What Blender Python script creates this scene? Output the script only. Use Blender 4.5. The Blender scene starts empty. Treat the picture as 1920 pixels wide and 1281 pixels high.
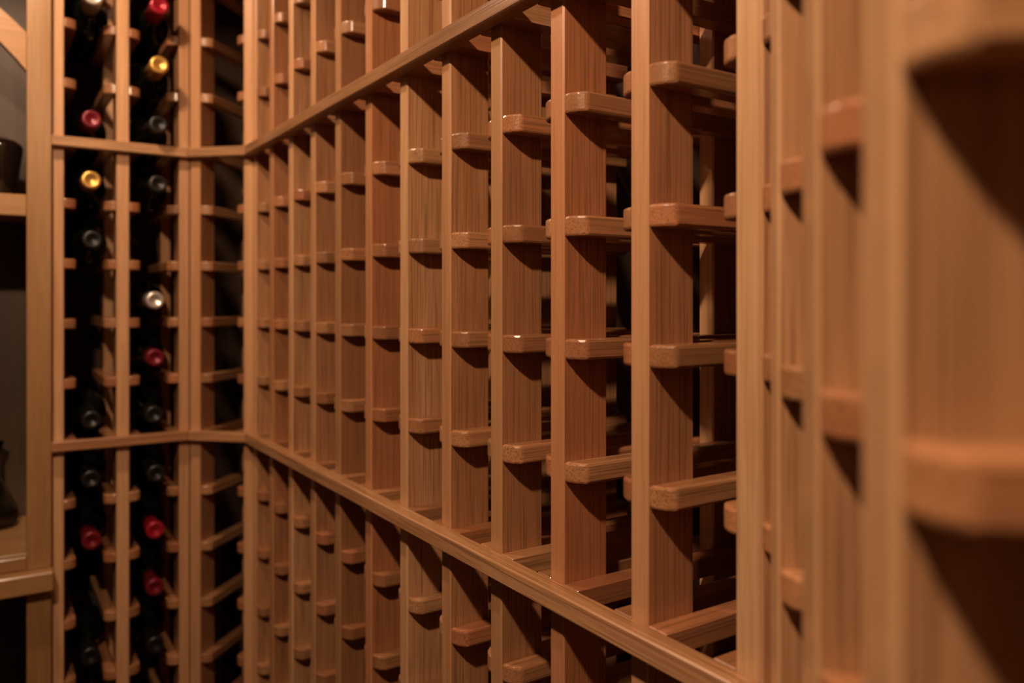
import bpy, bmesh, math, random
from mathutils import Vector, Matrix

random.seed(7)
SC = bpy.context.scene
COL = SC.collection

# ------------------------------------------------------------------ camera
HC = 1.68                                   # camera height above the floor
F_PX = 1500.0                               # focal length in pixels of the 1920 wide frame
YAW = math.atan2(0.8349, 0.5505)            # the camera's right-hand direction in the floor plan
cam_d = bpy.data.cameras.new('camera')
cam = bpy.data.objects.new('camera', cam_d)
COL.objects.link(cam)
cam_d.sensor_width = 36.0
cam_d.lens = F_PX / 1920.0 * 36.0
cam_d.shift_y = -(640.5 - 562.0) / 1920.0
cam_d.clip_start = 0.01
cam.location = (0, 0, HC)
cam.rotation_euler = (math.pi / 2, 0.0, YAW)
cam_d.dof.use_dof = True
cam_d.dof.focus_distance = 0.69
cam_d.dof.aperture_fstop = 4.2
SC.camera = cam

# ------------------------------------------------------------------ world, exposure
w = bpy.data.worlds.new('world')
SC.world = w
w.use_nodes = True
w.node_tree.nodes['Background'].inputs[0].default_value = (0.0, 0.0, 0.0, 1)
SC.view_settings.view_transform = 'Standard'
SC.view_settings.look = 'None'
SC.view_settings.gamma = 1.0
SC.view_settings.use_curve_mapping = False
SC.view_settings.exposure = -0.30

CEIL = 2.38
WARM = (1.0, 0.70, 0.46)
# (x, y, watts) of the recessed ceiling lamps, the last an added unseen fill; their lights are made in the lamp builder
LAMPS = [(-0.125, -0.22, 15.0), (-1.13, -0.01, 5.2), (0.75, -1.15, 0.4)]

# ------------------------------------------------------------------ materials
def nt_new(name):
    m = bpy.data.materials.new(name)
    m.use_nodes = True
    nt = m.node_tree
    return m, nt, nt.nodes['Principled BSDF']

def link(nt, a, b):
    nt.links.new(a, b)

def math_node(nt, op, a, b=None):
    n = nt.nodes.new('ShaderNodeMath'); n.operation = op
    for i, v in enumerate((a, b)):
        if v is None: continue
        if isinstance(v, (int, float)): n.inputs[i].default_value = v
        else: nt.links.new(v, n.inputs[i])
    return n.outputs[0]

def mix_col(nt, fac, a, b):
    n = nt.nodes.new('ShaderNodeMix'); n.data_type = 'RGBA'
    for sock, v in ((n.inputs[0], fac), (n.inputs[6], a), (n.inputs[7], b)):
        if isinstance(v, (int, float)): sock.default_value = v
        elif isinstance(v, tuple): sock.default_value = (*v, 1)
        else: nt.links.new(v, sock)
    return n.outputs[2]

def wood(name, light, dark, red, pore=0.55, rough=0.36, coat=0.25, fine=1.0):
    """oak with the grain along the object's own X axis; every piece has its own tone"""
    m, nt, bs = nt_new(name)
    tc = nt.nodes.new('ShaderNodeTexCoord')
    oi = nt.nodes.new('ShaderNodeObjectInfo')
    off = nt.nodes.new('ShaderNodeCombineXYZ')
    for i, k in enumerate((37.0, 11.0, 23.0)):
        link(nt, math_node(nt, 'MULTIPLY', oi.outputs['Random'], k), off.inputs[i])
    add = nt.nodes.new('ShaderNodeVectorMath'); add.operation = 'ADD'
    link(nt, tc.outputs['Object'], add.inputs[0]); link(nt, off.outputs[0], add.inputs[1])
    def noise(scale_long, scale_cross, detail=3, dist=0.0, rough_=0.5):
        mp = nt.nodes.new('ShaderNodeMapping')
        mp.inputs['Scale'].default_value = (scale_long, scale_cross, scale_cross)
        link(nt, add.outputs[0], mp.inputs['Vector'])
        n = nt.nodes.new('ShaderNodeTexNoise')
        n.inputs['Scale'].default_value = 1.0
        n.inputs['Detail'].default_value = detail
        n.inputs['Distortion'].default_value = dist
        n.inputs['Roughness'].default_value = rough_
        link(nt, mp.outputs[0], n.inputs['Vector'])
        return n.outputs['Fac']
    def ramp(v, lo, hi):
        n = nt.nodes.new('ShaderNodeMapRange')
        n.inputs['From Min'].default_value = lo; n.inputs['From Max'].default_value = hi
        link(nt, v, n.inputs['Value'])
        return n.outputs[0]
    broad = ramp(noise(3.0, 42.0, 3, 0.3), 0.3, 0.72)
    # cathedral figure: contour lines of a slow field
    field = noise(2.2, 17.0, 2, 0.4)
    rings = math_node(nt, 'FRACT', math_node(nt, 'MULTIPLY', field, 16.0))
    rings = ramp(rings, 0.55, 1.0)
    pores = ramp(noise(8.0, 600.0 * fine, 2, 0.0, 0.6), 0.47, 0.66)
    pores2 = ramp(noise(16.0, 1100.0 * fine, 1), 0.52, 0.72)
    c = mix_col(nt, broad, light, dark)
    c = mix_col(nt, math_node(nt, 'MULTIPLY', rings, 0.33), c, dark)
    # per piece tone
    rnd2 = math_node(nt, 'FRACT', math_node(nt, 'MULTIPLY', oi.outputs['Random'], 7.31))
    c = mix_col(nt, math_node(nt, 'MULTIPLY', rnd2, 0.85), c, red)
    hsv = nt.nodes.new('ShaderNodeHueSaturation')
    val = nt.nodes.new('ShaderNodeMapRange')
    val.inputs['To Min'].default_value = 0.76; val.inputs['To Max'].default_value = 1.12
    link(nt, math_node(nt, 'FRACT', math_node(nt, 'MULTIPLY', oi.outputs['Random'], 3.77)), val.inputs['Value'])
    link(nt, val.outputs[0], hsv.inputs['Value']); link(nt, c, hsv.inputs['Color'])
    tint = nt.nodes.new('ShaderNodeMix'); tint.data_type = 'RGBA'; tint.blend_type = 'MULTIPLY'
    tint.inputs[0].default_value = 1.0
    link(nt, hsv.outputs[0], tint.inputs[6]); link(nt, oi.outputs['Color'], tint.inputs[7])   # the piece's own tone
    c = tint.outputs[2]
    deep = tuple(v * 0.45 for v in dark)
    c = mix_col(nt, math_node(nt, 'MULTIPLY', pores, pore), c, deep)
    c = mix_col(nt, math_node(nt, 'MULTIPLY', pores2, pore * 0.45), c, deep)
    link(nt, c, bs.inputs['Base Color'])
    bs.inputs['Roughness'].default_value = rough
    bs.inputs['Coat Weight'].default_value = coat
    bs.inputs['Coat Roughness'].default_value = 0.16
    bp = nt.nodes.new('ShaderNodeBump')
    bp.inputs['Strength'].default_value = 0.10
    bp.inputs['Distance'].default_value = 0.0006
    bp.invert = True
    link(nt, pores, bp.inputs['Height']); link(nt, bp.outputs[0], bs.inputs['Normal'])
    return m

OAK = wood('lacquered_oak', (0.63, 0.355, 0.18), (0.42, 0.195, 0.085), (0.47, 0.195, 0.088), pore=0.72, rough=0.34, coat=0.5)
OAK_EDGE_LIT = wood('oak_edge_lit', (0.76, 0.45, 0.24), (0.58, 0.30, 0.145), (0.60, 0.29, 0.14), pore=0.35, rough=0.34, coat=0.5)  # lighter oak for post fronts and backs, stronger light put into the colour
OAK_RAIL = wood('darker_oak', (0.42, 0.215, 0.10), (0.28, 0.125, 0.05), (0.31, 0.13, 0.055), pore=0.6, coat=0.4)
PINE = wood('pale_cabinet_wood', (0.50, 0.275, 0.115), (0.36, 0.17, 0.062), (0.41, 0.21, 0.085), pore=0.25, fine=0.6)
PANEL = wood('brown_panel_wood', (0.125, 0.075, 0.045), (0.085, 0.048, 0.028), (0.095, 0.053, 0.031), pore=0.3, rough=0.5, coat=0.0, fine=0.4)

def plain(name, col, rough=0.5, metal=0.0, coat=0.0, noise_amt=0.15, noise_scale=40.0, emit=None, strength=0.0):
    m, nt, bs = nt_new(name)
    tc = nt.nodes.new('ShaderNodeTexCoord')
    n = nt.nodes.new('ShaderNodeTexNoise'); n.inputs['Scale'].default_value = noise_scale
    link(nt, tc.outputs['Object'], n.inputs['Vector'])
    c = mix_col(nt, n.outputs['Fac'], tuple(v * (1 - noise_amt) for v in col), tuple(min(1, v * (1 + noise_amt)) for v in col))
    link(nt, c, bs.inputs['Base Color'])
    bs.inputs['Roughness'].default_value = rough
    bs.inputs['Metallic'].default_value = metal
    bs.inputs['Coat Weight'].default_value = coat
    if emit:
        bs.inputs['Emission Color'].default_value = (*emit, 1)
        bs.inputs['Emission Strength'].default_value = strength
    return m

PLASTER = plain('brown_wall', (0.07, 0.034, 0.018), 0.85)
CEILM = plain('ceiling_paint', (0.16, 0.11, 0.075), 0.9)
FLOORM = plain('stone_floor', (0.07, 0.045, 0.03), 0.6, noise_scale=6.0, noise_amt=0.3)
GLASS = plain('dark_bottle_glass', (0.004, 0.006, 0.004), 0.07)
FOIL = {
    'red': plain('red_foil', (0.36, 0.008, 0.022), 0.33, 0.25, 0.3),
    'wine': plain('wine_red_foil', (0.17, 0.006, 0.016), 0.35, 0.25, 0.3),
    'gold': plain('gold_foil', (0.85, 0.50, 0.13), 0.32, 0.75),
    'silver': plain('silver_foil', (0.78, 0.72, 0.66), 0.3, 0.7),
    'black': plain('black_foil', (0.006, 0.0055, 0.0055), 0.36, 0.0, 0.1),
}
PAPER = plain('grey_paper_label', (0.10, 0.09, 0.08), 0.7)
WHITEPAPER = plain('cream_paper_label', (0.55, 0.50, 0.42), 0.7)
WHITEMETAL = plain('white_lamp_trim', (0.75, 0.73, 0.70), 0.4)
BULB = plain('lamp_glow', (0.9, 0.8, 0.6), 0.5, emit=WARM, strength=12.0)
AMBER = plain('dark_vessel_glaze', (0.012, 0.006, 0.004), 0.12)
WINE = plain('dark_wine', (0.012, 0.002, 0.003), 0.1)
CLEAR, _nt, _bs = nt_new('clear_glass')
_bs.inputs['Transmission Weight'].default_value = 1.0
_bs.inputs['Roughness'].default_value = 0.02
_bs.inputs['IOR'].default_value = 1.45

# ------------------------------------------------------------------ helpers
def tag(o, label=None, cat=None, group=None, kind=None):
    if label: o['label'] = label
    if cat: o['category'] = cat
    if group: o['group'] = group
    if kind: o['kind'] = kind
    return o

def obj(name, me, parent=None, loc=(0, 0, 0), rot=(0, 0, 0)):
    o = bpy.data.objects.new(name, me)
    COL.objects.link(o)
    o.parent = parent
    o.location = loc
    o.rotation_euler = rot
    return o

def empty(name, loc, rz=0.0):
    o = bpy.data.objects.new(name, None)
    o.empty_display_size = 0.05
    COL.objects.link(o)
    o.location = loc
    o.rotation_euler = (0, 0, rz)
    return o

def finish(bm, name, mat, bevel=0.0, seg=1):
    if bevel > 0:
        bmesh.ops.bevel(bm, geom=list(bm.edges), offset=bevel, segments=seg, affect='EDGES', profile=0.5)
    bmesh.ops.recalc_face_normals(bm, faces=list(bm.faces))
    me = bpy.data.meshes.new(name)
    bm.to_mesh(me); bm.free()
    me.materials.append(mat)
    return me

def prism_bm(poly, z0, z1, bm=None, mtx=None):
    """poly: (x, y) outline, extruded along z"""
    bm = bm or bmesh.new()
    lo = [bm.verts.new((x, y, z0)) for x, y in poly]
    hi = [bm.verts.new((x, y, z1)) for x, y in poly]
    n = len(poly)
    bm.faces.new(lo[::-1]); bm.faces.new(hi)
    for i in range(n):
        bm.faces.new((lo[i], lo[(i + 1) % n], hi[(i + 1) % n], hi[i]))
    if mtx is not None:
        bmesh.ops.transform(bm, matrix=mtx, verts=lo + hi)
    return bm

def box_bm(x0, x1, y0, y1, z0, z1, bm=None, mtx=None):
    return prism_bm([(x0, y0), (x1, y0), (x1, y1), (x0, y1)], z0, z1, bm, mtx)

CACHE = {}
def stick(length, wy, wz, mat, bevel=0.0012):
    """a straight bar, its grain along local X, from x=0 to x=length, centred in y and z"""
    key = (round(length, 4), round(wy, 4), round(wz, 4), mat.name, bevel)
    if key not in CACHE:
        CACHE[key] = finish(box_bm(0, length, -wy / 2, wy / 2, -wz / 2, wz / 2), 'bar', mat, bevel)
    return CACHE[key]

def lathe(profile, name, mat, seg=28, smooth=True):
    """profile: (x along the axis, radius); revolved about X"""
    bm = bmesh.new()
    rings = []
    for x, r in profile:
        if r < 1e-6:
            rings.append([bm.verts.new((x, 0, 0))])
        else:
            rings.append([bm.verts.new((x, r * math.cos(2 * math.pi * i / seg), r * math.sin(2 * math.pi * i / seg))) for i in range(seg)])
    for a, b in zip(rings, rings[1:]):
        for i in range(seg):
            j = (i + 1) % seg
            if len(a) == 1 and len(b) == 1: continue
            if len(a) == 1: bm.faces.new((a[0], b[i], b[j]))
            elif len(b) == 1: bm.faces.new((a[i], b[0], a[j]))
            else: bm.faces.new((a[i], b[i], b[j], a[j]))
    me = finish(bm, name, mat)
    if smooth:
        for p in me.polygons: p.use_smooth = True
    return me

# ------------------------------------------------------------------ room shell
room = [(-1.80, 0.70), (-1.80, -1.70), (1.20, -1.70), (1.20, -0.708), (-0.208, 0.70)]
def slab(name, poly, z0, z1, mat):
    return tag(obj(name, finish(prism_bm(poly, z0, z1), name, mat)), kind='structure')
outer = [(-1.9, 0.8), (-1.9, -1.8), (1.3, -1.8), (1.3, -0.66), (-0.16, 0.8)]
slab('floor', outer, -0.1, 0.0, FLOORM)
slab('ceiling', outer, CEIL, CEIL + 0.1, CEILM)
for nm, i in (('wall_left', 0), ('wall_front', 1), ('wall_near', 2), ('wall_right', 3), ('wall_back', 4)):
    a, b = room[i], room[(i + 1) % 5]
    c, d = outer[(i + 1) % 5], outer[i]
    slab(nm, [a, b, c, d], 0.0, CEIL, PLASTER)

# recessed ceiling lamps
def lamp(x, y, watts, label):
    r = empty('ceiling_downlight', (x, y, CEIL))
    tag(r, label, 'ceiling lamp', 'recessed ceiling lamps')
    o = obj('trim_ring', lathe([(0.0, 0.042), (-0.006, 0.044), (-0.006, 0.060), (0.0, 0.062)], 'trim_ring', WHITEMETAL), r, rot=(0, -math.pi / 2, 0))
    obj('bulb_lens', lathe([(-0.002, 0.0), (-0.002, 0.042), (0.0, 0.042)], 'bulb_lens', BULB), r, rot=(0, -math.pi / 2, 0))
    ld = bpy.data.lights.new('downlight_beam', 'SPOT')
    ld.energy = watts * 4
    ld.color = WARM
    ld.spot_size = math.radians(172)
    ld.spot_blend = 0.25
    ld.shadow_soft_size = 0.028
    lo = bpy.data.objects.new('downlight_beam', ld)
    COL.objects.link(lo); lo.parent = r; lo.location = (0, 0, -0.012)
for (x, y, wt), lb in zip(LAMPS, ('round white recessed lamp in the ceiling above the aisle',
                                  'round white recessed lamp in the ceiling by the bottle rack corner',
                                  'added unseen fill lamp in the ceiling behind the camera')):
    lamp(x, y, wt, lb)

# ------------------------------------------------------------------ wine racks
PITCH = 0.0976
Z0 = HC - 0.2264            # top of the lower face rail
RH = 0.0163                 # rail and support height
RD = 0.0165                 # rail depth, proud of the posts
CW = 0.018                  # width of a support
CS = 0.0085                 # set-back of a support's slanted front end
POST_D = 0.0454
DEPTH = 0.2166
TOP = 2.34
ROWS = range(-14, 10)
RAIL_ROWS = (-10, -5, 0, 5)
T225 = math.tan(math.radians(22.5))

def support_mesh(side, square):
    """runs along local X (depth), x=0 at the front; side +1: sticks out towards +Y local"""
    key = ('support', side, square)
    if key in CACHE: return CACHE[key]
    s = 0.0 if square else CS
    if square: poly = [(0.0003, 0.0), (0.0003, side * CW), (DEPTH, side * CW), (DEPTH, 0.0)]
    else: poly = [(0.0003, 0.0), (0.0014, side * CW * 0.34), (0.0044, side * CW * 0.70), (s + 0.0015, side * CW), (DEPTH, side * CW), (DEPTH, 0.0)]
    bm = prism_bm(poly, -RH, 0.0)
    CACHE[key] = finish(bm, 'support_rail', OAK, 0.0006 if square else 0.0022, 1 if square else 2)
    return CACHE[key]

RGT = Vector((0.5505, 0.8349)); FWD = Vector((-0.8349, 0.5505))
def in_frame(p, margin=0.12):
    q = Vector((p[0], p[1]))
    zc = q.dot(FWD); xc = q.dot(RGT)
    if zc < 0.04: return False
    x = 960 + F_PX * xc / zc
    y = 562 - F_PX * (p[2] - HC) / zc
    return -1920 * margin < x < 1920 * (1 + margin) and -1281 * margin < y < 1281 * (1 + margin)

def rack(origin, rz, posts, rail_ends, label, mitre=(True, True), dark_rails=(), tones=()):
    r = empty('wine_rack', (origin[0], origin[1], 0), rz)
    tag(r, label, 'wine rack')
    M = Matrix.Translation((origin[0], origin[1], 0)) @ Matrix.Rotation(rz, 4, 'Z')
    up = (0, -math.pi / 2, 0)                       # local X -> up
    for k, (x0, x1) in enumerate(posts):
        wdt = x1 - x0
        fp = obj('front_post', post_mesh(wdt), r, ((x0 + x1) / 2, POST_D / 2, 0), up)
        if k < len(tones): fp.color = (*TONES[tones[k]], 1.0)
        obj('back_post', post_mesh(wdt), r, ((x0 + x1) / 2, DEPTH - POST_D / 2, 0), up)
    # face rails, mitred where two racks meet
    a, b = rail_ends
    ia = RD * T225 if mitre[0] else 0; ib = RD * T225 if mitre[1] else 0
    rm = finish(prism_bm([(a, 0), (b, 0), (b - ib, -RD), (a + ia, -RD)], -RH, 0), 'face_rail', OAK, 0.0013)
    rd = rm.copy(); rd.materials.clear(); rd.materials.append(OAK_RAIL)
    for n in RAIL_ROWS:
        obj('face_rail', rd if n in dark_rails else rm, r, (0, 0, Z0 + n * PITCH))
    rest = bmesh.new()
    dep = Matrix.Rotation(math.pi / 2, 4, 'Z')      # local X -> depth; local Y -> minus along
    for (p0, p1), (q0, q1) in zip(posts, posts[1:]):
        for n in ROWS:
            z = Z0 + n * PITCH
            sq = n in RAIL_ROWS
            for x, side in ((p1, -1), (q0, 1)):
                me = support_mesh(side, sq)
                if any(in_frame(M @ Vector((x, y, z))) for y in (0.0, 0.1, 0.2)):
                    sr = obj('support_rail', me, r, (x, 0, z), (0, 0, math.pi / 2))
                    sr.color = (*random.choice(SUPPORT_TONES), 1.0)
                else:
                    tmp = bmesh.new(); tmp.from_mesh(me)
                    bmesh.ops.transform(tmp, matrix=Matrix.Translation((x, 0, z)) @ dep, verts=tmp.verts)
                    tm = bpy.data.meshes.new('tmp'); tmp.to_mesh(tm); tmp.free()
                    rest.from_mesh(tm); bpy.data.meshes.remove(tm)
    if len(rest.verts):
        me = bpy.data.meshes.new('support_rails_out_of_view'); rest.to_mesh(me); me.materials.append(OAK)
        tag(obj('support_rails', me, r), kind='stuff')
    rest.free()
    return r

TONES = {'tan': (1.0, 1.0, 1.0), 'red': (0.94, 0.80, 0.74), 'deep': (0.86, 0.76, 0.70), 'brown': (0.86, 0.85, 0.80), 'pale': (1.14, 1.18, 1.22), 'light': (1.04, 1.06, 1.08)}
SUPPORT_TONES = ((0.90, 0.84, 0.80), (0.84, 0.72, 0.66), (0.76, 0.64, 0.58), (0.95, 0.92, 0.88), (0.88, 0.72, 0.68))
PW = 0.018
YW = 0.3842
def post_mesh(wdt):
    """a post: flat-sawn sides, edge grain painted brighter, as if better lit, on its narrow front and back"""
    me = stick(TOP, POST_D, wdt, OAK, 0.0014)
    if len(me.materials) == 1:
        me.materials.append(OAK_EDGE_LIT)
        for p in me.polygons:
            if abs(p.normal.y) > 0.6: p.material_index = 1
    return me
main_x = [-1.3891, -1.2946, -1.1969, -1.0996, -1.0048, -0.9052, -0.8085, -0.7118, -0.6184, -0.5265, -0.4296, -0.3342]
K1 = (-1.4745, 0.2988)
KN = (-0.3162, YW)
rack((0.0, YW), 0.0, [(x, x + PW) for x in main_x], (-1.3891, -0.3162),
     'long empty oak wine rack running along the wall, in the middle of the picture', dark_rails=(5,),
     tones=('tan', 'red', 'tan', 'tan', 'brown', 'red', 'tan', 'deep', 'brown', 'red', 'tan', 'pale'))
L45 = (YW - K1[1]) * math.sqrt(2)
rack(K1, math.pi / 4, [(0.0, 0.020), (L45 - PW, L45)], (0.0, L45),
     'narrow one-slot oak wine rack turning the far corner, empty')
rack((-1.4745, 0.0), math.pi / 2, [(0.0885, 0.107), (0.1835, 0.203), (0.2815, 0.2988)], (0.0885, 0.2988),
     'two-slot oak wine rack holding bottles beside the cabinet', (False, True))
rack(KN, -math.pi / 4, [(0.0, 0.011), (0.061, 0.091), (0.167, 0.199), (0.2695, 0.302), (0.379, 0.411)], (0.0, 0.411),
     'blurred oak wine rack close to the camera at the right', (True, False), tones=('pale', 'light', 'light', 'light'))

# ------------------------------------------------------------------ display cabinet
XF = -1.458                 # front of the cabinet frame
XB = -1.740                 # its back panel
Y1, Y0 = 0.0885, -0.478     # right and left outside of the cabinet
SW = 0.0336                 # stile width
cab = empty('display_cabinet', (XF, (Y0 + Y1) / 2, 0))
tag(cab, 'tall wooden display cabinet with an arched niche at the left edge', 'cabinet')
def cabpart(name, me, world_loc, rot=(0, 0, 0)):
    return obj(name, me, cab, Vector(world_loc) - Vector((XF, (Y0 + Y1) / 2, 0)), rot)
ZC = HC - 0.423             # counter top height
UP = (0, -math.pi / 2, 0)
for ya in (Y1 - SW / 2, Y0 + SW / 2):
    cabpart('stile', stick(TOP - ZC, SW, 0.022, PINE, 0.001), (XF - 0.011, ya, ZC), UP)
    cabpart('lower_stile', stick(ZC - 0.031, SW, 0.022, PINE, 0.001), (XF - 0.011, ya, 0), UP)
for ya in (Y1 - 0.008, Y0 + 0.008):
    cabpart('side_panel', stick(TOP - ZC, 0.012, 0.238, PANEL, 0.0005), (XF - 0.022 - 0.1195, ya, ZC), UP)
    cabpart('side_panel', stick(ZC - 0.031, 0.012, 0.238, PANEL, 0.0005), (XF - 0.022 - 0.1195, ya, 0), UP)
inner0, inner1 = Y0 + 0.0145, Y1 - 0.0145
nb = 6
bw = (inner1 - inner0) / nb
for i in range(nb):
    cabpart('back_board', stick(TOP, bw - 0.0006, 0.012, PANEL, 0.0006), (XB - 0.006, inner0 + bw * (i + 0.5), 0), UP)
# niche floor, shelf, top, bottom (grain along Y)
ALONG = (0, 0, math.pi / 2)
cl = Y1 - Y0 - 2 * SW
def board(name, x_front, x_back, z_top, th, y0, y1, mat=PINE, bev=0.0012):
    return cabpart(name, stick(y1 - y0, x_front - x_back, th, mat, bev), ((x_front + x_back) / 2, y0, z_top - th / 2), ALONG)
board('niche_floor', XF - 0.0225, XB + 0.0005, ZC + 0.021, 0.0205, inner0, inner1)
board('floor_lip', XF - 0.002, XF - 0.022, ZC + 0.021, 0.0205, Y0 + SW, Y1 - SW)
board('shelf', XF - 0.023, XB + 0.0005, HC + 0.1638, 0.0200, inner0, inner1)
board('shelf_front', XF - 0.002, XF - 0.0225, HC + 0.1638, 0.0333, Y0 + SW, Y1 - SW)
board('cabinet_top', XF, XB - 0.012, TOP + 0.022, 0.0215, Y0, Y1)
board('base_board', XF - 0.0225, XB + 0.0005, 0.11, 0.02, inner0, inner1)
# arch
yc, zc, ri, ro = (Y0 + Y1) / 2, HC + 0.174, 0.310, 0.349
hw = cl / 2
ai, ao = math.asin(min(1, hw / ri)), math.asin(hw / ro)
pts = []
N = 24
for k in range(N + 1):
    t = -ai + 2 * ai * k / N; pts.append((ri * math.sin(t), ri * math.cos(t)))
for k in range(N, -1, -1):
    t = -ao + 2 * ao * k / N; pts.append((ro * math.sin(t), ro * math.cos(t)))
am = finish(prism_bm(pts, -0.009, 0.009), 'arch', PINE, 0.0008)
# outline (x, y) -> (world Y, Z), thickness along world X
cabpart('arch', am, (XF - 0.013, yc, zc), (math.pi / 2, 0, math.pi / 2))
# counter, a thing of its own
ct = obj('counter_top', stick(Y1 + 0.0015 - (Y0 - 0.0015), 0.308, 0.0305, PINE, 0.002), None,
         ((XF + 0.026 + XB - 0.0) / 2, Y0 - 0.0015, ZC - 0.0155), ALONG)
tag(ct, 'wooden counter ledge running under the arched cabinet niche', 'counter')

# vessel on the shelf, decanter on the niche floor
ves = empty('vase', (-1.575, 0.021, HC + 0.1640))
tag(ves, 'small dark tapered vase standing on the cabinet shelf', 'vase')
obj('vase_body', lathe([(0.0, 0.0), (0.0, 0.021), (0.002, 0.023), (0.05, 0.0285), (0.085, 0.0335), (0.092, 0.0325), (0.099, 0.025), (0.104, 0.012), (0.105, 0.0)], 'vase_body', AMBER), ves, rot=UP)
bm = bmesh.new()
vs = []
for i in range(7):
    t = math.radians(-100 + i * 12)
    for z, r in ((0.040, 0.0282), (0.078, 0.0330)):
        vs.append(bm.verts.new(((r) * math.cos(t), (r) * math.sin(t), z)))
for i in range(6):
    bm.faces.new((vs[2 * i], vs[2 * i + 2], vs[2 * i + 3], vs[2 * i + 1]))
obj('paper_label', finish(bm, 'paper_label', WHITEPAPER), ves)
dec = empty('decanter', (-1.688, 0.010, ZC + 0.0212))
tag(dec, 'glass decanter with dark wine at the back of the niche', 'decanter')
obj('glass', lathe([(0.0, 0.0), (0.0, 0.038), (0.004, 0.042), (0.03, 0.041), (0.055, 0.030), (0.085, 0.015), (0.13, 0.013), (0.15, 0.020),
                    (0.149, 0.0185), (0.13, 0.0115), (0.085, 0.0135), (0.055, 0.028), (0.03, 0.039), (0.005, 0.040), (0.003, 0.0)], 'decanter_glass', CLEAR), dec, rot=UP)
obj('wine', lathe([(0.0034, 0.0), (0.0054, 0.0385), (0.026, 0.0385), (0.026, 0.0)], 'wine', WINE), dec, rot=UP)

# ------------------------------------------------------------------ bottles
BR = 0.0365
BL = 0.286
body_me = lathe([(0.004, 0.0), (0.004, 0.0125), (0.050, 0.0130), (0.078, 0.0137), (0.090, 0.0165), (0.100, 0.0225), (0.110, 0.0300), (0.119, 0.0347),
                 (0.130, BR), (0.276, BR), (0.283, BR - 0.004), (0.285, BR - 0.010), (0.276, 0.012), (0.270, 0.0)], 'bottle_glass', GLASS, 32)
caps = {}
for k, mt in FOIL.items():
    caps[k] = lathe([(0.0016, 0.0), (0.0016, 0.0035), (0.0008, 0.0042), (0.0012, 0.0075), (0.0003, 0.0085), (0.0, 0.0125), (0.0012, 0.0142), (0.004, 0.0147),
                     (0.012, 0.0147), (0.014, 0.0140), (0.060, 0.0143), (0.0602, 0.0133)], 'capsule_' + k, mt, 28)
label_me = lathe([(0.165, BR + 0.0003), (0.250, BR + 0.0003)], 'bottle_label', PAPER, 32)
AX = math.sqrt(BR ** 2 - ((0.1835 - 0.107 - 2 * CW) / 2) ** 2)
def bottle(col, row, foil, out, dy, label, paper=False):
    y = (0.145, 0.242)[col] + dy
    half = (0.0765, 0.0785)[col] / 2 - CW
    ax = math.sqrt(BR ** 2 - half ** 2) + 0.0006
    r = empty('wine_bottle', (-1.4745 + out, y, Z0 + row * PITCH + ax), math.pi)
    tag(r, label, 'bottle', 'bottles lying in the two-slot rack')
    obj('glass_body', body_me, r)
    obj('capsule', caps[foil], r)
    if paper:
        obj('paper_label', label_me, r)
C = 'column beside the cabinet'
D = 'column next to the corner'
bottle(0, 7, 'silver', 0.035, 0.001, 'silver-capped wine bottle at the top of the ' + C)
bottle(0, 5, 'wine', 0.020, 0.0, 'dark pink capped wine bottle just above the upper rail, ' + C)
bottle(0, 4, 'gold', 0.012, 0.0, 'gold-capped wine bottle just below the upper rail, ' + C)
bottle(0, 3, 'black', 0.020, 0.001, 'black-capped wine bottle below the gold-capped one, ' + C)
bottle(0, 0, 'black', 0.018, 0.0, 'black-capped wine bottle just above the lower rail, ' + C)
bottle(0, -1, 'black', 0.010, 0.0, 'black-capped wine bottle just below the lower rail, ' + C)
bottle(0, -2, 'wine', 0.020, 0.0, 'dark red capped wine bottle two below the lower rail, ' + C)
bottle(0, -4, 'black', 0.0, 0.0, 'black wine bottle with a grey label at the bottom of the ' + C, True)
bottle(1, 7, 'red', 0.050, 0.0, 'bright red capped wine bottle at the top of the ' + D)
bottle(1, 6, 'gold', 0.048, 0.0, 'gold-capped wine bottle below a bright red capped one, ' + D)
bottle(1, 5, 'black', 0.040, 0.0, 'black-capped wine bottle just above the upper rail, ' + D)
bottle(1, 4, 'black', 0.030, 0.001, 'black-capped wine bottle just below the upper rail, ' + D)
bottle(1, 2, 'silver', 0.008, 0.0, 'silver-capped wine bottle in the middle of the ' + D)
bottle(1, 1, 'wine', 0.008, 0.0, 'dark red capped wine bottle below the silver-capped one, ' + D)
bottle(1, 0, 'black', 0.0, 0.0, 'black-capped wine bottle just above the lower rail, ' + D)
bottle(1, -1, 'black', 0.018, 0.0, 'black-capped wine bottle just below the lower rail, ' + D)
bottle(1, -2, 'red', 0.010, 0.0, 'red-capped wine bottle two below the lower rail, ' + D)
bottle(1, -3, 'wine', 0.008, 0.0, 'dark red capped wine bottle three below the lower rail, ' + D)
bottle(1, -4, 'black', 0.010, 0.0, 'black-capped wine bottle at the bottom of the ' + D)
